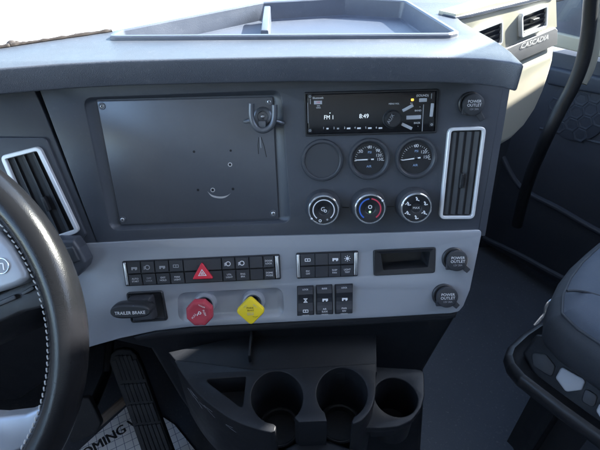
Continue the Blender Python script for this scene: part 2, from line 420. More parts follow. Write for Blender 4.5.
# driver-side panel, its vent
mb = MB(MAIN)
mb.prism(MAIN.poly([(-120, 70), (32, 74), (33, 88), (98.4, 247), (70, 251), (-120, 262)]), -.018, -.0012, 'panel_plastic', .0012)
mb.prism(fillet(MAIN.poly([(-120, 136), (44, 137.5), (47, 140), (86, 234), (80, 243), (-120, 262)], .002), .004), -.003, .003, 'panel_plastic', .0016)
mb.prism(MAIN.poly([(15, 70), (60, 70), (130, 250), (70, 252)], -.022), -.04, -.022, 'deep_black')
mb.build('driver_panel', dash)
def vent(name, fr, tl, tr, br, bl, n0, th, slats, vertical=True, fw=.0042, tab=None, parent=dash, deep=.018, frame_mat='satin_silver', rad_=.008, lab=None):
    v = thing(name, fr.p3(*fr.px(*lerp2(tl, br, .5), n0), n0), parent=parent, label=lab)
    o = ccw(fillet(fr.poly([tl, tr, br, bl], n0), rad_)); i = inset(o, fw)
    mb = MB(fr); mb.loft([(o, n0-.004), (o, n0+th-.001), (inset(o, .001), n0+th), (inset(o, fw-.0008), n0+th), (i, n0+th-.001), (i, n0+.0006)], frame_mat, False, False)
    mb.build('frame', v)
    j = inset(o, fw-.0006)
    mb = MB(fr); mb.prism(j, n0-.001, n0+.0004, 'deep_black'); mb.build('duct', v)
    q = quad(fr, [tl, tr, br, bl], n0)
    for k in range(slats):
        t = (k+1)/(slats+1)
        e = .05
        a, b = (q(t, e), q(t, 1-e)) if vertical else (q(e, t), q(1-e, t))
        A, B = Vector(a), Vector(b); d = (B-A).normalized(); pn = Vector((-d.y, d.x))
        L = (A-B).length
        # blade leaning in the opening
        wv = .0032 if vertical else .0052
        V = []
        for P_ in (A, B):
            V += [(*(P_-pn*wv), n0+.0006), (*(P_+pn*wv*.5), n0+th*.55), (*(P_+pn*wv*.85), n0+th*.55), (*(P_-pn*wv*.4), n0+.0006)]
        mb = MB(fr); mb.loc(V, [(0, 1, 5, 4), (1, 2, 6, 5), (2, 3, 7, 6), (0, 4, 7, 3), (0, 3, 2, 1), (4, 5, 6, 7)], 'switch_plastic')
        mb.build('slat', v, smooth=False)
    if tab:
        c = fr.px(*tab, n0); mb = MB(fr); ang = math.atan2(q(.5, 0)[1]-q(.5, 1)[1], q(.5, 0)[0]-q(.5, 1)[0])-math.pi/2 if vertical else 0
        w_, h_ = (.0045, .020) if vertical else (.020, .006)
        mb.prism(rect(c, w_, h_, .0015, ang), n0+.001, n0+th+.002, 'black_plastic', .001); mb.build('tab', v)
    return v
vent('air_vent', MAIN, (2, 155.5), (41, 145.5), (81.5, 231), (40, 245), .003, .006, 3, tab=(48, 203), fw=.0056, lab='slanted driver-side air vent with bright silver frame')
vent('air_vent', MAIN, (447.3, 127.5), (485, 126.2), (473, 218), (438.2, 218.2), 0, .006, 4, tab=(460, 180), lab='tall air vent in silver frame right of the gauges')

# --- radio
rq = [(304, 92.2), (438.3, 88.8), (436.3, 132.8), (305.3, 136.3)]
ro = fillet(MAIN.poly(rq), .0022)
radio = thing('radio', MAIN.p3(*MAIN.px(370, 112)), parent=dash, label='black car radio showing FM1 and 8:49')
mb = MB(MAIN); ro = ccw(ro)
mb.loft([(ro, -.001), (ro, .0022), (inset(ro, .0008), .0030), (inset(ro, .0024), .0030), (inset(ro, .003), .0020), (inset(ro, .0032), .0006)], 'black_plastic', False, True)
mb.build('housing', radio)
fq = [(307.5, 94.3), (435.5, 91), (433.7, 131), (308.7, 134)]
fp = fillet(MAIN.poly(fq, .003), .002)
mb = MB(MAIN); mb.prism(fp, .0004, .0042, 'black_gloss', .0008)
n = .0043; H = MAIN.sc(370, 112)
def T(mb, u, v, s, hpx, m_='ink_white', rot=0, fr=MAIN, nn=None, sx=1):
    nn = n if nn is None else nn
    mb.text(fr.px(u, v, nn), nn, s, hpx*fr.sc(u, v, nn), m_, rot, sx)
def R(mb, u, v, w_, h_, m_='ink_white', rot=0, fr=MAIN, nn=None, th=.0003):
    nn = n if nn is None else nn; k = fr.sc(u, v, nn)
    mb.prism(rect(fr.px(u, v, nn), w_*k, h_*k, 0, rot), nn-.0002, nn+th, m_)
tilt = rad(1.2)
T(mb, 318, 98, 'Bluetooth', 2.0, 'ink_white', sx=.95)
R(mb, 318, 102.5, 8, 3.4, 'pale_plastic'); T(mb, 318, 102.5, 'USB', 1.6, 'band_red', nn=n+.0005)
T(mb, 318.5, 107, 'MP3\nWMA', 1.3)
T(mb, 329, 117.5, 'FM 1', 4.0, 'lcd', sx=.9); R(mb, 330, 113, 1, .8, 'lcd'); T(mb, 364, 116.3, '8:49', 4.2, 'lcd', sx=.95)
for k, u in enumerate((323.5, 334, 344.6, 355, 365.8, 376.4)):
    T(mb, u, 128.2-k*.12, str(k+1), 2.0); R(mb, u+4, 128.6-k*.12, 3.6 if k > 1 else 2.2, 1.5, 'ink_grey' if k in (1,) else 'ink_white')
T(mb, 394, 103.8, 'MENU VOL', 1.5); T(mb, 422.5, 95.6, '(SOUND)', 2.1)
T(mb, 411.5, 103.3, 'SRC', 1.1); T(mb, 418, 110.6, 'BAND', 1.7); T(mb, 420, 107.3, '^', 1.6); T(mb, 417, 123, 'BACK', 1.7); T(mb, 418, 126.2, 'v', 1.4)
R(mb, 310.3, 101, .7, 6, 'ink_grey'); R(mb, 307.9, 113, .5, 20, 'ink_grey'); R(mb, 422.8, 118, .6, 26, 'ink_grey'); R(mb, 431.5, 96, .6, 5, 'ink_grey')
mb.build('faceplate', radio)
for u, v, w_, h_, r_, m_ in ((423, 100, 7.6, 3.6, tilt, 'pale_plastic'), (412.4, 99.8, 2.4, 2.2, tilt, 'led_amber'), (407.8, 108, 11.5, 3.0, rad(27), 'pale_plastic'),
                     (413.6, 117.3, 14.5, 3.8, tilt, 'pale_plastic'), (406.8, 126.3, 11.5, 3.0, rad(-25), 'pale_plastic'), (431.8, 110, 3.0, 13, rad(-3), 'pale_plastic')):
    k = MAIN.sc(u, v); mb = MB(MAIN); mb.prism(rect(MAIN.px(u, v, n), w_*k, h_*k, .6*k, r_), n-.0006, n+.0012, m_, .0004); mb.build('button', radio)
for u, v in ((310, 130.5), (431.5, 124.5), (310, 96.5)):
    k = MAIN.sc(u, v); mb = MB(MAIN); mb.prism(rect(MAIN.px(u, v, n), 4.2*k, 4.4*k, .8*k, tilt), n-.0006, n+.0010, 'black_plastic', .0004); mb.ring(MAIN.px(u, v, n), .6*k, 1.2*k, n+.0008, n+.0013, 'ink_grey', .0001, 14)
    mb.build('button', radio)
c = MAIN.px(392, 118.8, n); k = MAIN.sc(392, 118)
mb = MB(MAIN); mb.ring(c, 8.2*k, 9.2*k, n-.0005, n+.0012, 'switch_plastic', .0004)
mb.loft([(circ(c, 8.4*k, 40), n), (circ(c, 8.1*k, 40), n+.007), (circ(c, 7.5*k, 40), n+.0085), (circ(c, 6.2*k, 40), n+.0088), (circ(c, 4.5*k, 40), n+.0080)], 'black_plastic')
mb.text((c[0]-.0035, c[1]+.0005), n+.0092, 'AUX', .0042, 'ink_grey', rad(60)); mb.build('volume_knob', radio)

# --- gauges
def gauge(u, v, numerals, needle_a, label):
    c = MAIN.px(u, v); k = MAIN.sc(u, v); g = thing('pressure_gauge', MAIN.p3(*c), parent=dash, label=label)
    mb = MB(MAIN)
    R_ = 21*k
    mb.loft([(circ(c, R_, 56), -.001), (circ(c, R_*.985, 56), .0035), (circ(c, R_*.95, 56), .0052), (circ(c, R_*.87, 56), .0056), (circ(c, R_*.82, 56), .0046), (circ(c, R_*.77, 56), .0012)], 'bezel_plastic', False, False)
    mb.build('bezel', g)
    mb = MB(MAIN); mb.prism(circ(c, R_*.785, 48), -.0005, .0010, 'black_plastic'); nn = .00125
    for i in range(21):
        a = rad(180-i*9); big = i % 5 == 0
        p = (c[0]+R_*.66*math.cos(a), c[1]+R_*.66*math.sin(a)-R_*.08)
        if abs(p[0]-c[0]) < R_*.74: mb.prism(rect(p, (.0030 if big else .0018), .0007 if big else .0004, 0, a), nn-.0002, nn, 'ink_white')
    for s, dx, dy, h in numerals: mb.text((c[0]+dx*R_, c[1]+dy*R_), nn, s, h*k*1.15, 'ink_white')
    mb.text((c[0]+.02*R_, c[1]+.31*R_), nn, 'PSI', 2.2*k, 'ink_blue'); mb.text((c[0], c[1]-.36*R_), nn, 'AIR', 2.3*k, 'ink_blue')
    mb.build('face', g)
    mb = MB(MAIN); d = Vector((math.cos(needle_a), math.sin(needle_a))); e = Vector((-d.y, d.x)); q = Vector(c)+Vector((0, -.0005))
    P = [q-d*.006+e*.0009, q-d*.006-e*.0009, q+d*R_*.62-e*.0006, q+d*R_*.70, q+d*R_*.62+e*.0006]
    mb.prism([tuple(x) for x in P], .0022, .0028, 'ink_white'); mb.dome(tuple(q), .0030, .0012, .0026, 'black_plastic', 20, 4); mb.build('needle', g)
gauge(369, 158.8, (('30', -.40, .36, 2.6), ('60', .02, .55, 2.6), ('90', .40, .38, 2.6), ('120', .44, .16, 2.4), ('150', .50, -.03, 2.4)), rad(181.5), 'first air pressure gauge with closely spaced ticks')
gauge(415.5, 157.6, (('60', .0, .56, 2.8), ('120', .36, .26, 2.6), ('150', .50, .02, 2.6)), rad(187), 'second air pressure gauge nearest the tall vent')
c = MAIN.px(322, 160.2); k = MAIN.sc(322, 160)
mb = MB(MAIN); mb.loft([(circ(c, 21.2*k, 56), -.001), (circ(c, 20.9*k, 56), .0030), (circ(c, 20.2*k, 56), .0045), (circ(c, 18.4*k, 56), .0050), (circ(c, 17.4*k, 56), .0044), (circ(c, 17*k, 56), .0030)], 'bezel_plastic', False, True)
mb.build('gauge_blank', dash, 'round blank cover in place of a gauge')

# --- climate dials
def dial(u, v, kind, label):
    c = MAIN.px(u, v); k = MAIN.sc(u, v); g = thing('climate_dial', MAIN.p3(*c), parent=dash, label=label)
    mb = MB(MAIN); mb.loft([(circ(c, 18*k, 56), -.001), (circ(c, 17.6*k, 56), .002), (circ(c, 16.8*k, 56), .012), (circ(c, 16.2*k, 56), .0135), (circ(c, 14.6*k, 56), .0135)], 'bezel_plastic', False, True); mb.build('base', g)
    mb = MB(MAIN); mb.loft([(circ(c, 15.2*k, 56), .012), (circ(c, 15.0*k, 56), .0205), (circ(c, 14.4*k, 56), .0215), (circ(c, 13.6*k, 56), .0215), (circ(c, 13.3*k, 56), .0205)], 'chrome', False, False)
    a = rad(160 if kind == 'mode' else (215 if kind == 'fan' else 35)); p = (c[0]+14.3*k*math.cos(a), c[1]+14.3*k*math.sin(a)); mb.dome(p, 1.1*k, .0212, .0012, 'ink_white', 14, 4)
    mb.build('ring', g)
    mb = MB(MAIN); mb.loft([(circ(c, 13.5*k, 56), .0125), (circ(c, 13.4*k, 56), .0200), (circ(c, 12.8*k, 56), .0207), (circ(c, 5.6*k, 56), .0207), (circ(c, 4.8*k, 56), .0200), (circ(c, 4.6*k, 40 if 0 else 56), .0196)], 'black_plastic', False, True)
    nn = .0209
    if kind == 'fan':
        mb.arc(c, 9.8*k, 10.8*k, rad(-50), rad(230), 0, nn, 'ink_white', 48); mb.text((c[0]-.001, c[1]+.001), .0200, 'G', 4*k, 'ink_white'); mb.arc((c[0]+1.8*k, c[1]-1*k), .8*k, 1.5*k, 0, rad(359), 0, .0200, 'ink_white', 16)
        mb.arc((c[0]-3.5*k, c[1]-10.5*k), .8*k, 1.5*k, 0, rad(359), 0, nn, 'ink_white', 16); mb.text((c[0]+3.5*k, c[1]-10.5*k), nn, '*', 3.4*k, 'ink_white')
    elif kind == 'temp':
        mb.arc(c, 9.6*k, 10.9*k, rad(96), rad(235), 0, nn, 'band_blue', 32); mb.arc(c, 9.6*k, 10.9*k, rad(-55), rad(84), 0, nn, 'band_red', 32)
        mb.arc((c[0], c[1]+2*k), 1.2*k, 2*k, 0, rad(359), 0, .0200, 'ink_white', 16); mb.prism(circ((c[0], c[1]-3*k), 1*k, 12), .0195, .0200, 'led_green')
    else:
        mb.text(c, .0200, 'MAX', 2.2*k, 'ink_white')
        for i in range(6):
            a = rad(90+i*60); p = (c[0]+9.4*k*math.cos(a), c[1]+9.2*k*math.sin(a))
            mb.arc((p[0]-.6*k, p[1]+1.2*k), 0, .8*k, 0, rad(359), 0, nn, 'ink_white', 10)
            mb.prism(rect((p[0], p[1]-.4*k), 1.1*k, 2.4*k, 0, rad(-20)), nn-.0001, nn, 'ink_white'); mb.prism(rect((p[0]+1.2*k, p[1]-1.4*k), 2.8*k, .8*k, 0, rad(10 if i % 2 else -25)), nn-.0001, nn+.0001, 'ink_white')
            if i in (1, 2, 4): mb.prism(rect((p[0]-2*k, p[1]-.2*k), 2.2*k, .7*k, 0, rad(30)), nn-.0001, nn+.0002, 'ink_white')
    mb.build('knob', g)
dial(322.8, 206.3, 'fan', 'climate dial with white fan speed arc'); dial(367.8, 205.2, 'temp', 'climate dial with blue and red temperature arc'); dial(412.6, 204.2, 'mode', 'climate dial with ring of airflow icons')
for u0, u1, v in ((342, 349, 207.5), (387, 394, 206.6)):
    R(mb := MB(MAIN), (u0+u1)/2, v, u1-u0, .7, 'deep_black', nn=.0003); mb.build('seam', dash)

# --- power outlet caps
def outlet(fr, u, v, n0, tu, tv, label):
    c = fr.px(u, v, n0); k = fr.sc(u, v, n0); g = thing('power_outlet', fr.p3(*c, n0), parent=dash, label=label)
    c0 = (c[0]-2.2*k, c[1]+.8*k)
    mb = MB(fr); mb.ring(c0, 8.6*k, 11.6*k, n0-.001, n0+.004, 'black_plastic', .0012); mb.build('socket_ring', g)
    mb = MB(fr); t_ = fr.px(tu, tv, n0); d = (Vector(t_)-Vector(c)); L = d.length; d = d/L; e = Vector((-d.y, d.x)); cc = Vector(c)
    mb.loft([(circ(c, 10.6*k, 48), n0+.0035), (circ(c, 10.6*k, 48), n0+.0075), (circ(c, 10.1*k, 48), n0+.0086), (circ(c, 8.8*k, 48), n0+.0092)], 'switch_plastic')
    P = [cc+d*L*.55+e*3*k, cc+d*L*1.1+e*2.6*k, cc+d*L*1.1-e*2.6*k, cc+d*L*.55-e*3*k]
    mb.prism(fillet([tuple(x) for x in P], .001), n0+.004, n0+.0072, 'switch_plastic', .0006)
    cl = (c[0]-9*k, c[1]-7.5*k); mb.prism(fillet([(cl[0]-1.5*k, cl[1]-2*k), (cl[0]+5*k, cl[1]-2*k), (cl[0]+5*k, cl[1]+6*k), (cl[0]-1*k, cl[1]+5*k)], .001), n0+.003, n0+.0065, 'switch_plastic', .0006)
    mb.text((c[0]+.2*k, c[1]+3.0*k), n0+.0095, 'POWER', 2.7*k, 'ink_white'); mb.text((c[0]+.2*k, c[1]-.6*k), n0+.0095, 'OUTLET', 2.7*k, 'ink_white'); mb.text((c[0]+.2*k, c[1]-4.4*k), n0+.0095, '12V 20A', 1.8*k, 'ink_grey')
    mb.build('cap', g)
outlet(MAIN, 471.5, 104.4, 0, 480, 118.5, 'power outlet cap on the dark panel above the tall vent')

# --- lower silver trim
top = [(58, 247.6), (70, 246), (88, 243.5), (140, 240.5), (200, 238), (300, 235.2), (400, 232.3), (482.5, 229.8)]
bot = [(470, 290), (463.5, 306), (459, 311.5), (451, 313.3), (380, 317.5), (300, 321.5), (240, 324.5), (190, 327), (155, 331), (120, 338.5), (88, 347.5), (62, 354)]
so_ = SILV.poly(top) + SILV.poly(bot)
so_ = fillet(so_, [0]*7+[.006]+[0, .006, .006, .004]+[0]*8, 4)
dish = fillet(SILV.poly([(178, 293.5), (282, 288), (284, 316), (179, 321.5)]), .012)
slot = fillet(SILV.poly([(373.5, 250.3), (435.5, 247.3), (434.5, 272.5), (374, 275.6)]), .003)
mb = MB(SILV); mb.plate(so_, [dish, slot], -.012, 0, 'silver_trim', .0012)
d_ = ccw(dish); mb.loft([(d_, -.0006), (inset(d_, .0015), -.0018), (inset(d_, .005), -.0040), (inset(d_, .009), -.0045)], 'silver_trim', False, True)
trim = mb.build('lower_trim', dash, 'satin silver strip carrying the switches')
mb = MB(SILV); s_ = ccw(slot); si = ccw(fillet(SILV.poly([(380.5, 253.6), (430, 251.4), (428, 267), (383, 270)], -.001), .002))
mb.loft([(s_, -.002), (s_, .0012), (inset(s_, .0008), .0018), (si, .0004), (inset(si, .0006), -.002), (inset(si, .003), -.030)], 'black_plastic', False, True)
mb.build('storage_slot', dash, 'black rectangular slot in the silver strip')

# --- switch banks
def label2(mb, fr, c, n0, a, b, k, m_='ink_grey'):
    mb.text((c[0], c[1]+1.1*k), n0, a, 1.7*k, m_); mb.text((c[0], c[1]-1.6*k), n0, b, 1.7*k, m_)
def icon(mb, c, n0, k, kind, m_='ink_grey'):
    if kind == 'lamp':
        mb.arc(c, 1.6*k, 2.4*k, 0, rad(359), 0, n0, m_, 16)
        for i in range(3): mb.prism(rect((c[0]-2.6*k, c[1]-1.4*k+i*1.1*k), 2.4*k, .6*k, 0, rad(25)), n0-.0001, n0, m_)
    elif kind == 'truck':
        mb.prism(rect((c[0], c[1]), 4.2*k, 1.6*k), n0-.0001, n0, m_); mb.prism(rect((c[0]+2.6*k, c[1]-.3*k), 1.6*k, 2.2*k), n0-.0001, n0+.00008, m_)
        for dx in (-1.4, 2): mb.arc((c[0]+dx*k, c[1]-1.4*k), 0, .8*k, 0, rad(359), 0, n0+.0001, m_, 12)
    elif kind == 'sun':
        mb.arc(c, 0, 1.5*k, 0, rad(359), 0, n0, m_, 14)
        for i in range(8): a = i*math.pi/4; mb.prism(rect((c[0]+2.5*k*math.cos(a), c[1]+2.5*k*math.sin(a)), 1.1*k, .5*k, 0, a), n0-.0001, n0, m_)
    elif kind == 'axle':
        for dy in (1.8, -1.8): mb.prism(rect((c[0], c[1]+dy*k), 4*k, .8*k), n0-.0001, n0, m_)
        for r in (.9, -.9): mb.prism(rect(c, 3.2*k, .7*k, 0, r), n0-.0001, n0+.00005, m_)
    elif kind == 'frame':
        mb.prism(rect((c[0], c[1]+1.2*k), 5*k, .6*k), n0-.0001, n0, m_); mb.prism(rect((c[0], c[1]-1.2*k), 5*k, .6*k), n0-.0001, n0, m_)
        for dx in (-2.4, 0, 2.4): mb.prism(rect((c[0]+dx*k, c[1]), .6*k, 2.6*k), n0-.0001, n0+.00005, m_)
def bank(corners, cols, cells, label):
    n0 = .0006; q = quad(SILV, corners, n0)
    g = thing('switch_bank', SILV.p3(*q(.5, .5), n0), parent=dash, label=label)
    o = ccw(fillet([q(0, 0), q(1, 0), q(1, 1), q(0, 1)], .0022))
    mb = MB(SILV); mb.loft([(o, -.002), (o, .0020), (inset(o, .0007), .0028), (inset(o, .0012), .0028), (inset(o, .0016), .0018)], 'black_plastic', False, True); mb.build('housing', g)
    for a0, a1 in ((.006, cols[0]-.004), (cols[-1]+.004, .994)):
        mb = MB(SILV); P = fillet([q(a0, .05), q(a1, .05), q(a1, .95), q(a0, .95)], .0012)
        mb.prism(P, .001, .0045, 'chrome', .0012); mb.build('end_trim', g)
    for r, (b0, b1) in enumerate(((.045, .475), (.525, .955))):
        for i in range(len(cols)-1):
            e = .003
            P = ccw([q(cols[i]+e, b0), q(cols[i+1]-e, b0), q(cols[i+1]-e, b1), q(cols[i]+e, b1)])
            P = fillet(P, .0006, 2); mb = MB(SILV)
            # each key is a wedge: outer edge lower, inner edge proud
            k = SILV.sc(*corners[0]); hi_, lo_ = .0062, .0046
            cy = [p[1] for p in P]; y0, y1 = min(cy), max(cy)
            f_ = (lambda y: lo_+(hi_-lo_)*((y1-y)/(y1-y0))) if r == 0 else (lambda y: lo_+(hi_-lo_)*.4*((y-y0)/(y1-y0)))
            Pi = inset(P, .0005); nv = len(P)
            V = [(x, y, .0015) for x, y in P] + [(x, y, f_(y)-.0005) for x, y in P] + [(x, y, f_(y)) for x, y in Pi]
            F = [(j, (j+1) % nv, nv+(j+1) % nv, nv+j) for j in range(nv)] + [(nv+j, nv+(j+1) % nv, 2*nv+(j+1) % nv, 2*nv+j) for j in range(nv)] + [tuple(2*nv+j for j in range(nv))]
            mb.loc(V, F, 'switch_plastic')
            ct = cells[r][i]
            if ct:
                cc = q((cols[i]+cols[i+1])/2, (b0+b1)/2); nn = f_(cc[1])+.0004
                m_ = 'ink_white' if ct[-1] == '!' else 'ink_grey'; ct = ct.rstrip('!')
                if '/' in ct: label2(mb, SILV, cc, nn, *ct.split('/'), k, m_)
                else: icon(mb, cc, nn+.0001, k*1.05, ct, m_)
            mb.build('switch', g, smooth=False)
    return g, q
g1, q1 = bank([(122.4, 261), (279.6, 254), (281, 278.8), (126, 286)], [.03, .117, .206, .296, .388, .631, .716, .805, .894, .965],
     [['truck', 'lamp', 'truck', 'frame', '', 'lamp!', 'lamp!', '', 'DOOR/LOCK!'], ['AUTO/START!', 'DIFF/LOCK', 'EXIT/HOLD!', 'PARK/LIGHT!', '', 'UTIL/LIGHT!', 'ENG/BRK!', '', 'DOME/MODE!']], 'long two-row switch bank with red hazard triangle')
tri = SILV.poly([(201.8, 262), (192.6, 279), (213.6, 278.2)], .006); tri = ccw(tri)
mb = MB(SILV); mb.prism(fillet(tri, .0016, 4), .003, .0088, 'red_hazard', .0010)
ti_ = inset(tri, .0048); tj = inset(tri, .0058); tk = inset(tri, .0072)
for a_, b_ in ((ti_, tj),): mb.loc([(x, y, .0090) for x, y in a_+b_], [(0, 1, 4, 3), (1, 2, 5, 4), (2, 0, 3, 5)], 'ink_white')
ti_ = inset(tri, .0068); tj = inset(tri, .0076); mb.loc([(x, y, .0090) for x, y in ti_+tj], [(0, 1, 4, 3), (1, 2, 5, 4), (2, 0, 3, 5)], 'ink_white')
mb.build('hazard_button', g1, 'red triangular hazard button')
bank([(296, 252.8), (358.3, 250.5), (357.8, 275.8), (297, 278.5)], [.065, .30, .515, .715, .925],
     [['frame!', '', 'truck!', 'sun!'], ['ESC/OFF!', '', 'SUSP/FAN!', 'LIGHT/TEST!']], 'short two-row switch bank with chrome ends')
# rockers
rk = [([(297, 286), (313.6, 285.2), (314, 314.6), (297.2, 315.6)], 'axle', 'frame', 'LOCK'), ([(315.8, 285), (332.3, 284.2), (333, 313.8), (316, 314.4)], 'truck', 'AIR/SLIDE', 'SLIDE'), ([(334.6, 284.2), (352.8, 283.4), (352.4, 313), (335, 313.8)], 'truck', 'PWR/DIV', 'LOCK')]
for cn, ic, lb, tp_ in rk:
    q = quad(SILV, cn, .0006); g = thing('rocker_switch', SILV.p3(*q(.5, .5), .001), parent=dash, label='black rocker switch reading '+tp_+' in the row of three' if 0 else None)
    mb = MB(SILV); o = ccw(fillet([q(0, 0), q(1, 0), q(1, 1), q(0, 1)], .0010)); mb.loft([(o, -.001), (o, .0016), (inset(o, .0006), .0022)], 'black_plastic'); mb.build('housing', g)
    prof = [(.03, .004), (.10, .0095), (.22, .0105), (.40, .0065), (.55, .0052), (.66, .0060), (.80, .0078), (.92, .0072), (.97, .004)]
    V = []; F = []
    for b, h in prof:
        for a_ in (.04, .96): V.append((*q(a_, b), .002))
        for a_ in (.06, .94): V.append((*q(a_, b), h))
    m_ = len(prof)
    for i in range(m_-1):
        a_, b_ = 4*i, 4*(i+1)
        F += [(a_+2, a_+3, b_+3, b_+2), (a_, a_+2, b_+2, b_), (a_+3, a_+1, b_+1, b_+3)]
    F += [(0, 1, 3, 2), (4*m_-4, 4*m_-2, 4*m_-1, 4*m_-3)]
    mb = MB(SILV); mb.loc(V, F, 'switch_plastic'); k = SILV.sc(320, 300)
    mb.text(q(.5, .07), .0092, tp_, 1.5*k, 'ink_white'); icon(mb, q(.5, .45), .0072, k, ic, 'ink_white')
    cc = q(.5, .80)
    if '/' in lb: label2(mb, SILV, cc, .0082, *lb.split('/'), k, 'ink_white')
    else: icon(mb, cc, .0082, k, lb, 'ink_white')
    mb.text(q(.5, .95), .0075, 'UNLOCK', 1.2*k, 'ink_white')
    mb.build('rocker', g, smooth=False)

outlet(SILV, 455.4, 259.4, .0004, 466, 269, 'power outlet cap at the upper right of the silver strip')
outlet(SILV, 445.6, 295.6, .0004, 455.5, 304.5, 'power outlet cap at the lower right of the silver strip')

# --- trailer brake
g = thing('trailer_brake', SILV.p3(*SILV.px(147, 306)), parent=dash, label='black trailer brake lever in a square housing')
o = ccw(fillet(SILV.poly([(126.5, 292), (163, 290), (168.5, 320), (131.5, 322.5)]), .005))
mb = MB(SILV); mb.loft([(o, -.002), (o, .002), (inset(o, .0012), .0032), (inset(o, .0022), .0032), (inset(o, .0040), .0008)], 'black_plastic', False, True)
b1 = ccw(fillet(SILV.poly([(129.5, 295), (154, 293.5), (158.5, 317), (136, 319)]), .004)); mb.loft([(b1, -.001), (inset(b1, .0015), .013), (inset(b1, .004), .016)], 'switch_plastic')
mb.build('housing', g)
n = .034; mb = MB(SILV); a0, a1 = SILV.px(116, 309.5, n), SILV.px(149, 309.5, n); cc = lerp2(a0, a1, .5); hw = (Vector(a1)-Vector(a0)).length/2; k = SILV.sc(131, 309, n)
L = hw+3.5*k
rings = []
N_ = 28
for nn, s1 in ((.020, .70), (.023, .88), (.028, .98), (.034, 1.0), (.039, .95), (.042, .84), (.0435, .66)):
    P = []
    for i in range(N_):
        th = 2*math.pi*i/N_; x = math.copysign(abs(math.cos(th))**.65, math.cos(th)); y = math.copysign(abs(math.sin(th))**.85, math.sin(th))
        P.append((cc[0]+L*x*(.9+.1*s1), cc[1]+8.0*k*y*s1*(1-.12*x)))
    rings.append((P, nn))
mb.loft(rings, 'black_plastic')
mb.text((cc[0], cc[1]-1.0*k), .0437, 'TRAILER BRAKE', 3.3*k, 'ink_white', rad(1), .92)
icon(mb, (cc[0]+1*k, cc[1]+5.4*k), .0424, k*.9, 'truck', 'ink_blue')
st = SILV.px(146, 307, .016); mb.prism(rect(st, .018, .012, .003), .010, .024, 'black_plastic', .002)
mb.build('lever', g)

# --- parking brake valve knobs
def valve(u, v, shape, label):
    n0 = -.0046; c = SILV.px(u, v, n0); k = SILV.sc(u, v); g = thing('brake_valve', SILV.p3(*c, n0), parent=dash, label=label)
    mb = MB(SILV); mb.loft([(circ(c, 11.6*k, 40), n0), (circ(c, 11.2*k, 40), n0+.007), (circ(c, 10.2*k, 40), n0+.010), (circ(c, 8.6*k, 40), n0+.0105), (circ(c, 7.4*k, 40), n0+.009), (circ(c, 7.0*k, 40), n0+.002)], 'silver_trim', False, True); mb.build('collar', g)
    mb = MB(SILV); mb.prism(circ(c, 5*k, 24), n0, .034, 'ink_black'); mb.build('shaft', g)
    mb = MB(SILV)
    if shape == 8:
        P = [(c[0]+13.2*k*math.cos(rad(22.5+45*i)), c[1]+13.2*k*math.sin(rad(22.5+45*i))) for i in range(8)]; P = fillet(P, .003, 3)
        mb.loft([(inset(P, .004), .024), (inset(P, .001), .026), (P, .029), (P, .037), (inset(P, .0012), .0395), (inset(P, .0035), .0405), (inset(P, .006), .0400)], 'red_knob')
        mb.text((c[0]+.1*k, c[1]-.2*k), .0404, 'P', 5.0*k, 'ink_white', rad(-25)); mb.text((c[0]-4.6*k, c[1]-2.0*k), .0404, 'PULL', 2.0*k, 'ink_white', rad(55)); mb.text((c[0]+5.2*k, c[1]+1*k), .0404, 'PUSH', 1.8*k, 'ink_white', rad(-70))
        mb.text((c[0]+3*k, c[1]+7.5*k), .0406, 'TRAILER', 1.3*k, 'ink_white', rad(-25))
    else:
        P = [(c[0]+14.4*k*math.cos(rad(90*i)), c[1]+14.4*k*math.sin(rad(90*i))) for i in range(4)]; P = fillet(P, .006, 5)
        mb.loft([(inset(P, .004), .026), (inset(P, .001), .028), (P, .031), (P, .037), (inset(P, .001), .039), (inset(P, .003), .0395)], 'yellow_knob')
        mb.text((c[0], c[1]+3.6*k), .0398, 'PARK', 2.0*k, 'ink_black'); mb.text((c[0]+.2*k, c[1]+1.2*k), .0398, 'BRAKE', 1.5*k, 'ink_black')
        mb.text((c[0], c[1]-2.2*k), .0398, 'PUSH TO\nRELEASE', 1.1*k, 'ink_grey'); mb.text((c[0]-4.5*k, c[1]+5.5*k), .0398, 'PULL', 1.2*k, 'ink_grey', rad(45)); mb.text((c[0]+4.5*k, c[1]+5.5*k), .0398, 'APPLY', 1.2*k, 'ink_grey', rad(-45))
        mb.tube([SILV.p3(c[0]+x*k, c[1]+y*k, .0397) for x, y in ((2, -5), (5, -5.4), (7, -4.4))], .0002, 'ink_black', 5)
    mb.build('knob', g)
valve(205.6, 302.5, 8, 'red octagonal trailer air supply knob'); valve(253.6, 300.5, 4, 'yellow diamond-shaped parking brake knob')

# --- passenger-side face of the dash
up_poly = [(456, 14), (470, 10), (490, 4), (556, -9), (557, 27), (555.5, 28), (506, 49), (440, 78)]
MB(PASS).prism(PASS.poly(up_poly), -.03, 0, 'cream_plastic', .001).build('passenger_panel', dash, 'cream panel with two vents on the passenger side')
st_poly = [(440, 79), (506, 48.6), (555.3, 27.6), (557.5, 30), (557, 44.5), (520, 61), (440, 98)]
mb = MB(PASS); mb.prism(PASS.poly(st_poly, .003), -.03, .004, 'strip_plastic', .002, 3)
p0, p1 = PASS.px(521, 46.5, .0045), PASS.px(548.5, 36.8, .0045); ang = math.atan2(p1[1]-p0[1], p1[0]-p0[0]); L_ = (Vector(p1)-Vector(p0)).length
V_, F_ = text2d('CASCADIA'); w0 = max(v[0] for v in V_)-min(v[0] for v in V_); hh = 5.2*PASS.sc(535, 42)
strip = mb.build('badge_strip', dash)
mb = MB(PASS); cm = lerp2(p0, p1, .5)
cs, sn = math.cos(ang), math.sin(ang)
V2 = [(cm[0]+(L_/w0)*v[0]*cs, cm[1]+(L_/w0)*v[0]*sn+hh/.7*v[1]) for v in V_]
mb.loc([(x, y, .0050) for x, y in V2], F_, 'ink_white')
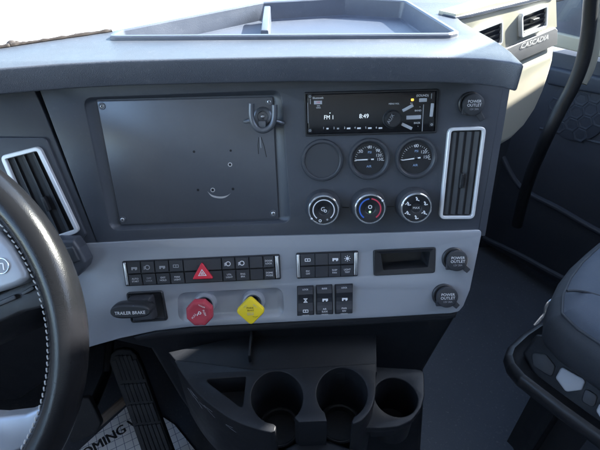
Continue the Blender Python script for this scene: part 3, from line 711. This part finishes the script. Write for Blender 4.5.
mb.build('lettering', strip, 'silver raised lettering CASCADIA', smooth=False)
lowp = PASS.poly([(440, 99), (520, 61.6), (556.5, 45.2), (555, 58), (551, 72), (545, 90), (536, 110), (524, 128), (510, 142), (500, 148), (486, 152), (440, 160)])
MB(PASS).prism(fillet(lowp, .004, 2), -.10, .003, 'cream_plastic', .022, 6).build('glove_panel', dash, 'sunlit cream lower panel curving under')
q_ = PASS.poly([(455, 20.5), (470, 17.5), (556, -3.5), (556, -7), (470, 13.6), (455, 17)], .002)
MB(PASS).prism(q_, -.02, .003, 'tray_plastic', .001).build('upper_rail', dash)
vent('air_vent', PASS, (470, 30.5), (500.3, 19), (500.3, 43.8), (470, 56), .0008, .006, 4, False, fw=.0045, rad_=.008, lab='passenger air vent partly behind the dash top corner')
vent('air_vent', PASS, (518, 13.6), (545.5, 3.2), (544.8, 27.2), (518.8, 37.6), .0008, .006, 4, False, fw=.0055, rad_=.008, tab=(532, 19.5), lab='square passenger air vent above the lettering')

# --- lower centre stack behind the cup holders
STK = Fr((0, .50, 0), (1, 0, 0), (0, 0, 1))
mb = MB(STK); mb.prism(STK.poly([(100, 338), (200, 322), (300, 318), (462, 309), (458, 316), (440, 345), (424, 372), (424, 410), (420, 470), (230, 470), (180, 400), (150, 350)]), -.25, 0, 'dark_plastic', .01)
mb.build('lower_stack', dash)
KN = Fr((0, .545, 0), (1, 0, 0), (0, 0, 1))
MB(KN).prism(fillet(KN.poly([(-160, 240), (100, 262), (110, 338), (84, 352), (60, 372), (20, 400), (-160, 420)]), .01), -.3, 0, 'dark_plastic', .01).build('footwell_shade', dash)  # dark panel added so the left footwell stays in shade
# curved black lip under the silver strip
mb = MB(SILV); mb.prism(SILV.poly([(132, 336.5), (160, 329.5), (200, 325.5), (300, 320.5), (458, 311), (456, 318), (445, 321), (300, 329), (200, 334), (160, 338), (137, 341)], -.004), -.05, -.003, 'dark_plastic', .004); mb.build('under_lip', dash)

# ================================================================== CUP HOLDER CONSOLE
con = thing('cup_holder_console', (0.02, .38, .40), 'dark console with two open-front cup holders and triangular pocket under the dash', 'cup holder')
px = lambda L: CONS.poly(L)
def arcpx(cu, cv, ru, rv, a0, a1, n=26): return [(cu+ru*math.cos(rad(a0+(a1-a0)*i/(n-1))), cv-rv*math.sin(rad(a0+(a1-a0)*i/(n-1)))) for i in range(n)]
left_curve = [(p.x, p.y) for p in smooth_path([(174, 361, 0), (186, 380, 0), (204, 400, 0), (232, 419.5, 0), (258, 429.5, 0), (271, 432.5, 0)], 4)]
right_curve = [(p.x, p.y) for p in smooth_path([(353, 424, 0), (362, 420, 0), (371, 409, 0), (375.5, 393, 0), (376, 365, 0)], 4)]
outl = left_curve + [(275, 431)] + [(276, 426)] + arcpx(277, 397.5, 26, 26.5, 262, -48, 34) + [(299, 422), (327, 421)] + arcpx(342, 393.5, 25.5, 26, 228, -62, 34) + [(352, 421)] + right_curve + [(375, 363), (300, 367.5), (255, 369.5), (200, 362), (176, 359.5)]
pock = fillet(CONS.poly([(204, 379.3), (246, 376.5), (242.5, 408.5)]), [.004, .003, .004])
mb = MB(CONS); mb.plate(px(outl), [pock], -.16, 0, 'console_plastic', .0018)
wall_pts = CONS.poly(left_curve)
for i in range(11):                                    # scuffs on the side
    k0 = random.uniform(3, 11); z0 = random.uniform(-.030, -.010); L0 = random.uniform(.5, 1.6); sl_ = random.uniform(-.010, .006)
    pth = []
    for t in range(5):
        f = min(k0+L0*t/4, len(wall_pts)-1.01); a_ = lerp2(wall_pts[int(f)], wall_pts[int(f)+1], f-int(f)); pth.append(CONS.p3(a_[0], a_[1], z0+sl_*t/4))
    mb.tube(pth, random.uniform(.0003, .0007), 'scuff', 5)
body = mb.build('body', con)
mb = MB(CONS); pk = ccw(pock); mb.loft([(pk, -.002), (inset(pk, .0006), -.006), (inset(pk, .003), -.035)], 'console_plastic', False, True); mb.build('pocket', con)
for u, v, r in ((277, 397.5, 26), (342, 393.5, 25.5)):
    c = CONS.px(u, v); k = CONS.sc(u, v); mb = MB(CONS)
    mb.ring(c, 19*k, 22.5*k, -.099, -.083, 'console_plastic', .002); mb.prism(circ(c, r*k*1.02, 40), -.12, -.098, 'console_plastic'); mb.build('cup_floor', con)
fl = CONS.poly([(268, 431), (299, 415), (330, 415), (357, 424), (352, 436), (330, 444), (300, 446), (278, 442)])
mb = MB(hor(.69)); mb.prism(fl, -.10, 0, 'console_plastic', .008, 4); mb.build('front_scoop', con)
SH = hor(.634)
mb = MB(SH); mb.prism(SH.poly([(168, 352), (250, 334), (376, 328), (377, 372), (255, 376), (190, 378)]), -.03, 0, 'console_plastic', .002); mb.build('shelf', con)
a = SH.px(251, 352); mb = MB(SH); mb.prism(rect((a[0], a[1]+.005), .004, .05), 0, .018, 'console_plastic', .001); mb.build('shelf_divider', con)
# side cup pod
PD = hor(.66)
po = fillet(PD.poly([(366, 366), (424, 369.5), (424.5, 396), (421, 408), (412, 420), (398, 426.5), (382, 428), (366, 428)]), [0, .01, .02, .03, .03, .03, .03, 0])
pc = PD.px(396, 396.5); pk_ = PD.sc(396, 396)
mb = MB(PD); mb.plate(po, [circ(pc, 21.3*pk_, 48)], -.014, 0, 'console_plastic', .0018)
mb.loft([(ccw(inset(ccw(po), .004)), -.011), (inset(ccw(po), .012), -.05)], 'dark_plastic', False, False)
mb.loft([(circ(pc, 21.4*pk_, 48), -.002), (circ(pc, 20*pk_, 48), -.09)], 'console_plastic', False, True)
mb.build('side_cup', con)

# ================================================================== HOOK ON THE PLATE
n = -.0055
hk = thing('mount_bracket', MAIN.p3(*MAIN.px(263, 118, n), n), 'small grey U-shaped mount bracket on the upper right of the plate', 'bracket')
c = MAIN.px(263, 116.5, n); k = MAIN.sc(263, 117)
mb = MB(MAIN); mb.loft([(circ(c, 9.5*k, 36), n+.0002), (circ(c, 9.2*k, 36), n+.004), (circ(c, 8*k, 36), n+.005), (circ(c, 5.5*k, 36), n+.0045), (circ(c, 5*k, 36), n+.003)], 'plate_metal'); mb.dome(c, 2.2*k, n+.003, .002, 'bare_metal', 18, 4); mb.build('disc', hk)
n2 = .010
pts = [(251.5, 103.5), (251.3, 110), (251.6, 117), (253.5, 124), (257.5, 128.8), (262.5, 130.6), (268, 129), (272.3, 124.5), (274.3, 117.5), (274.6, 110), (274.5, 105)]
path = smooth_path([MAIN.p3(*MAIN.px(u, v, n2), n2) for u, v in pts], 4)
mb = MB(MAIN); mb.tube(path, .0038, 'plate_metal', 12); mb.build('cradle', hk)
for A, B in (((252.5, 120.5), (243.5, 121.8)), ((273.5, 120.5), (284.5, 123.8))):
    a_ = MAIN.p3(*MAIN.px(*A, .006), .006); b_ = MAIN.p3(*MAIN.px(*B, .001), .001); mb = MB(MAIN); mb.tube([a_, a_.lerp(b_, .5), a_.lerp(b_, .85), b_], [.0026, .0030, .0026, .0012], 'plate_metal', 10); mb.build('ear', hk)
mb = MB(MAIN); mb.prism(rect(MAIN.px(263, 124, n), .010, .010, .002), n+.003, .009, 'plate_metal', .001); mb.build('stem', hk)

# ================================================================== STEERING WHEEL
wc = CAM + Vector((-.4587, .3037, -.3828)); el, az = .627, -.008
wn = Vector((math.sin(az)*math.cos(el), -math.cos(az)*math.cos(el), math.sin(el)))
wx = Vector((0, 0, 1)).cross(wn).normalized(); WH = Fr(wc, wx, wn.cross(wx)); RW = .215; RT_ = .0195
sw = thing('steering_wheel', wc, 'black leather-wrapped steering wheel with pale stitching and grey hub', 'steering wheel')
V = []; F = []; NU, NV = 160, 22
for i in range(NU):
    a = 2*math.pi*i/NU
    for j in range(NV):
        b = 2*math.pi*j/NV; r = RW+RT_*math.cos(b)*.95
        V.append((r*math.cos(a), r*math.sin(a), RT_*1.05*math.sin(b)))
for i in range(NU):
    for j in range(NV): F.append((i*NV+j, ((i+1) % NU)*NV+j, ((i+1) % NU)*NV+(j+1) % NV, i*NV+(j+1) % NV))
mb = MB(WH); mb.loc(V, F, 'leather'); rim = mb.build('rim', sw, ang=80)
mb = MB(WH)
ri = RW-RT_*.80
for i in range(190):
    a = 2*math.pi*i/190; c_, s_ = math.cos(a), math.sin(a)
    h = rad(.55); P1 = WH.p3(ri*math.cos(a-h), ri*math.sin(a-h), RT_*.62); P2 = WH.p3((ri-.0006)*math.cos(a), (ri-.0006)*math.sin(a), RT_*.64); P3 = WH.p3((ri-.0012)*math.cos(a+h), (ri-.0012)*math.sin(a+h), RT_*.60)
    mb.tube([P1, P2, P3], .0009, 'thread', 5)
o = mb.build('stitching', rim); o['kind'] = 'stuff'
hub = fillet(WH.poly([(-120, 215), (-30, 218), (0, 231), (14, 246), (28, 271), (29.5, 279), (20, 285), (0, 292), (-60, 306), (-160, 300)], .012), .006)
mb = MB(WH); mb.prism(hub, -.03, .016, 'silver_trim', .006, 4); mb.build('airbag_cover', sw)
spk = WH.poly([(-60, 295), (0, 293), (30, 279), (46, 276), (56, 292), (48, 306), (20, 313), (0, 322), (-60, 345)], -.004)
mb = MB(WH); mb.prism(fillet(spk, .004), -.03, -.004, 'black_plastic', .003)
mb.build('spoke', sw)
for (u, v, w_, h_, rot) in ((6, 301, 26, 5, rad(22)), (30, 290, 14, 4, rad(28))):
    k = WH.sc(u, v); mb = MB(WH); mb.prism(rect(WH.px(u, v, -.003), w_*k, h_*k, .002, rot), -.005, .001, 'switch_plastic', .001); mb.build('button', sw)
lsp = WH.poly([(-90, 412), (0, 417), (26, 414), (42, 407), (52, 412), (30, 446), (15, 452), (-90, 470)], -.004)
mb = MB(WH); mb.prism(fillet(lsp, .004), -.02, -.002, 'silver_trim', .004); mb.build('lower_spoke', sw)
k = WH.sc(1, 266, .016); c = WH.px(1.5, 266, .0165)
mb = MB(WH); mb.ring(c, 7.0*k, 8.2*k, .0155, .0178, 'chrome', .0004); mb.prism(circ(c, 7.1*k, 36), .0155, .0168, 'strip_plastic')
for dx, rr in ((-2.2, rad(84)), (2.2, rad(96)), (0, rad(0))): mb.prism(rect((c[0]+dx*k, c[1]+(-.6 if rr else 2.6)*k), (6.5 if rr else 4)*k, 1.1*k, 0, rr), .0166, .0172+.0001*dx, 'ink_white')
mb.build('emblem', sw)
# column and stalk
mb = MB(); p = WH.p3(0, 0, -.02); q = WH.p3(0, .02, -.30)
mb.tube([p, p.lerp(q, .3), q], [.05, .065, .08], 'dark_plastic', 20); mb.build('column', sw)
ST = Fr(MAIN.o, MAIN.X, MAIN.Y); n0 = .030
sp_ = fillet(ST.poly([(50, 240), (73, 240.5), (79, 249), (86, 262.5), (84, 270), (77, 277.5), (55, 283)], n0), .004)
st_o = thing('column_stalk', ST.p3(*ST.px(74, 258, n0), n0), 'grey stalk end poking out behind the wheel rim below the slanted vent', 'stalk')
mb = MB(ST); mb.prism(sp_, n0-.022, n0, 'panel_plastic', .005, 4); mb.build('grip', st_o)
sp2 = fillet(ST.poly([(52, 250), (73.5, 246), (81, 260.5), (60, 268)], n0), .003)
mb = MB(ST); mb.prism(sp2, n0-.001, n0+.003, 'bezel_plastic', .002); mb.build('end_cap', st_o)
mb = MB(); mb.tube([ST.p3(*ST.px(60, 262, n0-.012), n0-.012), WH.p3(.06, .0, -.10)], .010, 'dark_plastic', 12); mb.build('arm', st_o)

# ================================================================== PEDALS AND MAT
pc_ = CAM + ray(142, 400)*1.10
PE = Fr(pc_, (1, 0, 0), (0, .62, .78))
ped = thing('accelerator_pedal', (pc_.x+.03, pc_.y-.08, .0), 'long black ribbed accelerator pedal standing on the white paper mat', 'pedal')
pp = PE.poly([(109, 362), (110.5, 355), (115, 350.3), (122, 348.5), (130, 350), (136, 355), (142, 368), (150, 390), (160, 418), (171, 448), (176, 462), (146, 466), (139, 445), (127, 410), (114, 376)])
MB(PE).prism(pp, -.018, 0, 'rubber', .004).build('pad', ped)
q = quad(PE, [(110, 352), (134, 352), (174, 458), (147, 462)], 0)
for i in range(6):
    t = (i+.5)/6
    for b0, b1 in ((.03 if 0 < i < 5 else .07, .26), (.29, .46), (.48, .65), (.67, .97)):
        a_, b_ = q(t, b0), q(t, b1); A, B = Vector(a_), Vector(b_); d = (B-A); e = Vector((-d.y, d.x)).normalized()*.0046
        mb = MB(PE); mb.prism([tuple(A-e), tuple(B-e), tuple(B+e), tuple(A+e)], -.001, .0045, 'rubber', .0015, 2); mb.build('rib', ped)
a_ = PE.p3(*q(.5, .95), -.012)
mb = MB(); mb.tube([a_, Vector((a_.x, a_.y+.04, .012))], .014, 'rubber', 10); mb.build('hinge', ped)
bp_ = CAM + ray(88, 420)*1.08
BE = Fr(bp_, (1, 0, 0), (0, .55, .83)); brk = thing('brake_pedal', (bp_.x, bp_.y+.1, 0), 'dark brake pedal half hidden behind the steering wheel rim', 'pedal')
mb = MB(BE); mb.prism(fillet(BE.poly([(62, 402), (88, 397), (95, 410), (101, 424), (96, 434), (70, 445)]), .012), -.015, 0, 'rubber', .004); mb.build('pad', brk)
mb = MB(); mb.tube([BE.p3(-.01, -.01, -.012), BE.p3(-.02, .05, -.16), BE.p3(-.02, .30, -.26)], .012, 'dark_plastic', 10); mb.build('arm', brk)
MT = hor(1.235)
mp_ = MT.poly([(40, 482), (76, 451), (125, 406.5), (135, 398), (174, 423.5), (197, 452), (216, 480), (120, 520)])
mat_o = thing('paper_mat', MT.p3(*MT.px(130, 440)), 'white grid-printed paper floor mat with black lettering under the pedals', 'floor mat')
MB(MT).prism(mp_, -.012, -.006, 'grid_paper').build('sheet', mat_o)
a_, b_ = MT.px(88, 452, -.0055), MT.px(131, 424, -.0055); ang = math.atan2(b_[1]-a_[1], b_[0]-a_[0])
V_, F_ = text2d('COMING W'); w0 = max(v[0] for v in V_)-min(v[0] for v in V_)
e_ = MT.px(141, 417.5, -.0055); s0 = MT.px(73, 462, -.0055); cm = lerp2(s0, e_, .5); LL = (Vector(e_)-Vector(s0)).length
mb = MB(MT); kx = LL/w0; ky = kx*1.15; ang = math.atan2(e_[1]-s0[1], e_[0]-s0[0]); cs, sn = math.cos(ang), math.sin(ang)
for dx in (-.0012, 0, .0012): mb.loc([(cm[0]+kx*x*cs-ky*y*sn+dx*cs, cm[1]+kx*x*sn+ky*y*cs+dx*sn, -.0054+dx*.05) for x, y, z in V_], F_, 'ink_black')
mb.build('lettering', mat_o, smooth=False)
mb = MB(); A = CAM+ray(97, 424)*1.22; B = CAM+ray(126, 399)*1.25; mb.tube([A, B], .012, 'steel_bar', 8); mb.build('crossbar', brk)

# ================================================================== PASSENGER DOOR
DO = Fr((.78, 1.36, CAM.z-.7), (.14, -.22, 0), (0, 0, 1))
door = thing('passenger_door', (.9, 1.2, .02), 'dark blue-grey passenger door panel with round speaker grille', 'door')
mb = MB(DO); mb.prism(DO.poly([(500, 40), (700, 84), (700, 380), (559, 284), (484, 243), (478, 140)]), -.05, 0, 'door_plastic', .004); mb.build('panel', door)
mb = MB(DO); mb.prism(fillet(DO.poly([(548, 66), (700, 98), (700, 120), (620, 98), (548, 84)], .01), .01), -.004, .02, 'door_plastic', .008, 4); mb.build('armrest_ledge', door)
mb = MB(DO); mb.prism(fillet(DO.poly([(552, 31), (700, 66), (700, 80), (552, 46)], .012), .004), -.004, .016, 'cream_plastic', .004); mb.build('window_sill', door)
for pts, r in (([(500, 150), (520, 186), (560, 209), (600, 232), (660, 262)], .010), ([(484, 238), (520, 255), (559, 276), (620, 306)], .012), ([(540, 128), (600, 143), (660, 158)], .004)):
    mb = MB(); mb.tube(smooth_path([DO.p3(*DO.px(u, v, .0), .0) for u, v in pts], 5), r, 'door_plastic', 10); mb.build('moulding', door)
mb = MB(DO); mb.prism(fillet(DO.poly([(548, -30), (584, -34), (584, 40), (552, 32)], .002), .01), -.03, .006, 'tray_plastic', .006, 4); mb.build('window_fill', door)  # grey-blue panel added to stand in for the view outside
c = DO.px(577, 112, .002); k = DO.sc(577, 112); rx = 30*k
mb = MB(DO); mb.loft([(circ(c, rx, 48), -.002), (circ(c, rx*.98, 48), .005), (circ(c, rx*.93, 48), .006)], 'door_plastic')
hx = rx*.26
for iy in range(-5, 6):
    for ix in range(-4, 5):
        p = (c[0]+hx*1.5*ix, c[1]+hx*math.sqrt(3)*(iy+.5*(ix % 2)))
        if math.hypot(p[0]-c[0], p[1]-c[1]) > rx*.80: continue
        H6 = circ(p, hx*.90, 6); H7 = circ(p, hx*.70, 6)
        mb.loft([(circ(p, hx*.97, 6), .0058), (H6, .0072), (H7, .0072), (circ(p, hx*.62, 6), .0062)], 'door_plastic', False, False)
mb.build('speaker_grille', door)
gb = thing('grab_handle', CAM+ray(560, 112)*1.42, 'dark curved grab bar with cream back beside the passenger door', 'handle')
dz = lambda v: 1.17+.0009*(v-110)+max(0, v-130)*.0022
mb = MB(); mb.tube(smooth_path([CAM+ray(u, v)*dz(v) for u, v in ((594, -30), (591, 0), (588.5, 30), (583, 60), (573, 86), (560, 110), (549, 132), (540, 152), (531, 174), (523, 200), (517, 225))], 5), .0165, 'dark_plastic', 14); mb.build('bar', gb)
mb = MB(); mb.tube(smooth_path([CAM+ray(u, v)*(dz(v)+.03) for u, v in ((601, -30), (598, 0), (595.5, 25), (592.5, 48), (587.5, 68), (580, 83))], 5), .0165, 'cream_plastic', 14); mb.build('back_cover', gb)

# ================================================================== PASSENGER SEAT
seat = thing('passenger_seat', (.72, .35, .02), 'grey cushioned passenger seat with pale control buttons on its black base', 'seat')
SB, SC = hor(.80), hor(.70)
cu = SC.poly([(543, 333), (545, 312), (553, 295), (565, 279), (580, 265), (600, 248), (640, 222), (900, 330), (800, 500), (680, 440), (600, 380), (561, 352)])
cu = fillet(cu, .02, 4)
mb = MB(SC); P = ccw(cu)
mb.loft([(inset(P, .03), -.045), (inset(P, .012), -.035), (inset(P, .002), -.015), (P, .03), (inset(P, .006), .045), (inset(P, .016), .056)], 'seat_side', True, False); sc_ = mb.build('cushion', seat, ang=60)
mb = MB(SC); mb.loft([(inset(P, .016), .0555), (inset(P, .022), .066), (inset(P, .030), .073), (inset(P, .042), .079), (inset(P, .055), .082)], 'seat_fabric', False, True); mb.build('top_cover', sc_, ang=60)
mb = MB(); ring_ = inset(P, .0155); pts_ = [SC.p3(x, y, .056) for x, y in ring_]; mb.tube(pts_+pts_[:2], .0028, 'seat_side', 8); mb.build('piping', sc_, ang=80)
mb = MB(); mb.tube(smooth_path([SC.p3(*SC.px(u, v, .0805), .0805) for u, v in ((567, 291), (573, 290.6), (584, 291.6), (600, 296), (630, 306))], 5), .0026, 'seat_side', 8); mb.build('seam', sc_, ang=80)
ba = SB.poly([(505, 356), (508, 347), (522, 334), (537, 324), (556, 318), (640, 330), (800, 520), (700, 520), (600, 440), (560, 411), (519, 379), (508, 366)])
ba = fillet(ba, .012, 4); P = ccw(ba)
mb = MB(SB); mb.loft([(inset(P, .13), -.40), (inset(P, .13), -.06), (inset(P, .03), -.038), (inset(P, .004), -.026), (P, -.016), (P, -.002), (inset(P, .005), .006), (inset(P, .012), .008), (inset(P, .020), .0)], 'black_plastic', True, True); mb.build('base', seat, ang=50)
# sloping side cover with its control buttons
q0, q1 = SB.px(533, 372), SB.px(600, 421); dx_ = Vector((q1[0]-q0[0], q1[1]-q0[1], 0)).normalized(); back = Vector((-dx_.y, dx_.x, 0))
SI = Fr(SB.p3(*SB.px(566, 396), .002), dx_, back*.62 + Vector((0, 0, .78)))
mb = MB(SI); mb.prism(fillet(SI.poly([(522, 353), (536, 334), (548, 336), (562, 350), (600, 376), (660, 412), (700, 470), (600, 424), (560, 397), (533, 374)]), .008), -.06, 0, 'dark_plastic', .006, 4); mb.build('side_cover', seat, ang=50)
for pts in ([(555.5, 378), (561.5, 366.5), (586, 380), (582, 390), (566, 392)], [(596, 411), (600, 402), (612, 409), (620, 416), (616, 424), (602, 420)]):
    mb = MB(SI); mb.prism(fillet(SI.poly(pts, .004), .007), -.003, .007, 'pale_plastic', .003); mb.build('control_button', seat)
for pts in ([(531, 353), (546, 354), (555.5, 366), (552, 378), (533, 366)], [(585, 387), (598, 396), (594, 409), (581, 401)]):
    mb = MB(SI); mb.prism(fillet(SI.poly(pts, .002), .008), -.003, .003, 'switch_plastic', .002); mb.build('control_button', seat)
mb = MB(); mb.tube(smooth_path([CAM+ray(u, v)*1.05 for u, v in ((535, 326), (540, 320), (545, 314), (546, 308), (549, 303), (553, 300))], 4), .0045, 'chrome', 8); mb.build('latch', seat)

# thin seal along the far edge of the pad
pts_ = smooth_path([PAD.p3(*PAD.px(u, v, .001), .001) for u, v in ((-80, 58.5), (0, 47.2), (14, 45), (40, 41.2), (80, 35.4), (112, 30.6))], 9)
mb = MB(PAD); mb.tube(pts_, [.0018+.0016*random.random() for _ in pts_], 'seal_brown', 8)
for u, v, r in ((12, 44.5, .007), (17, 43.6, .005), (76, 35.4, .004)): mb.dome(PAD.px(u, v), r, -.001, r*.9, 'seal_brown', 14, 5)
mb.build('windshield_seal', None, 'thin dark brown seal strip along the far left edge of the dash top', 'seal')
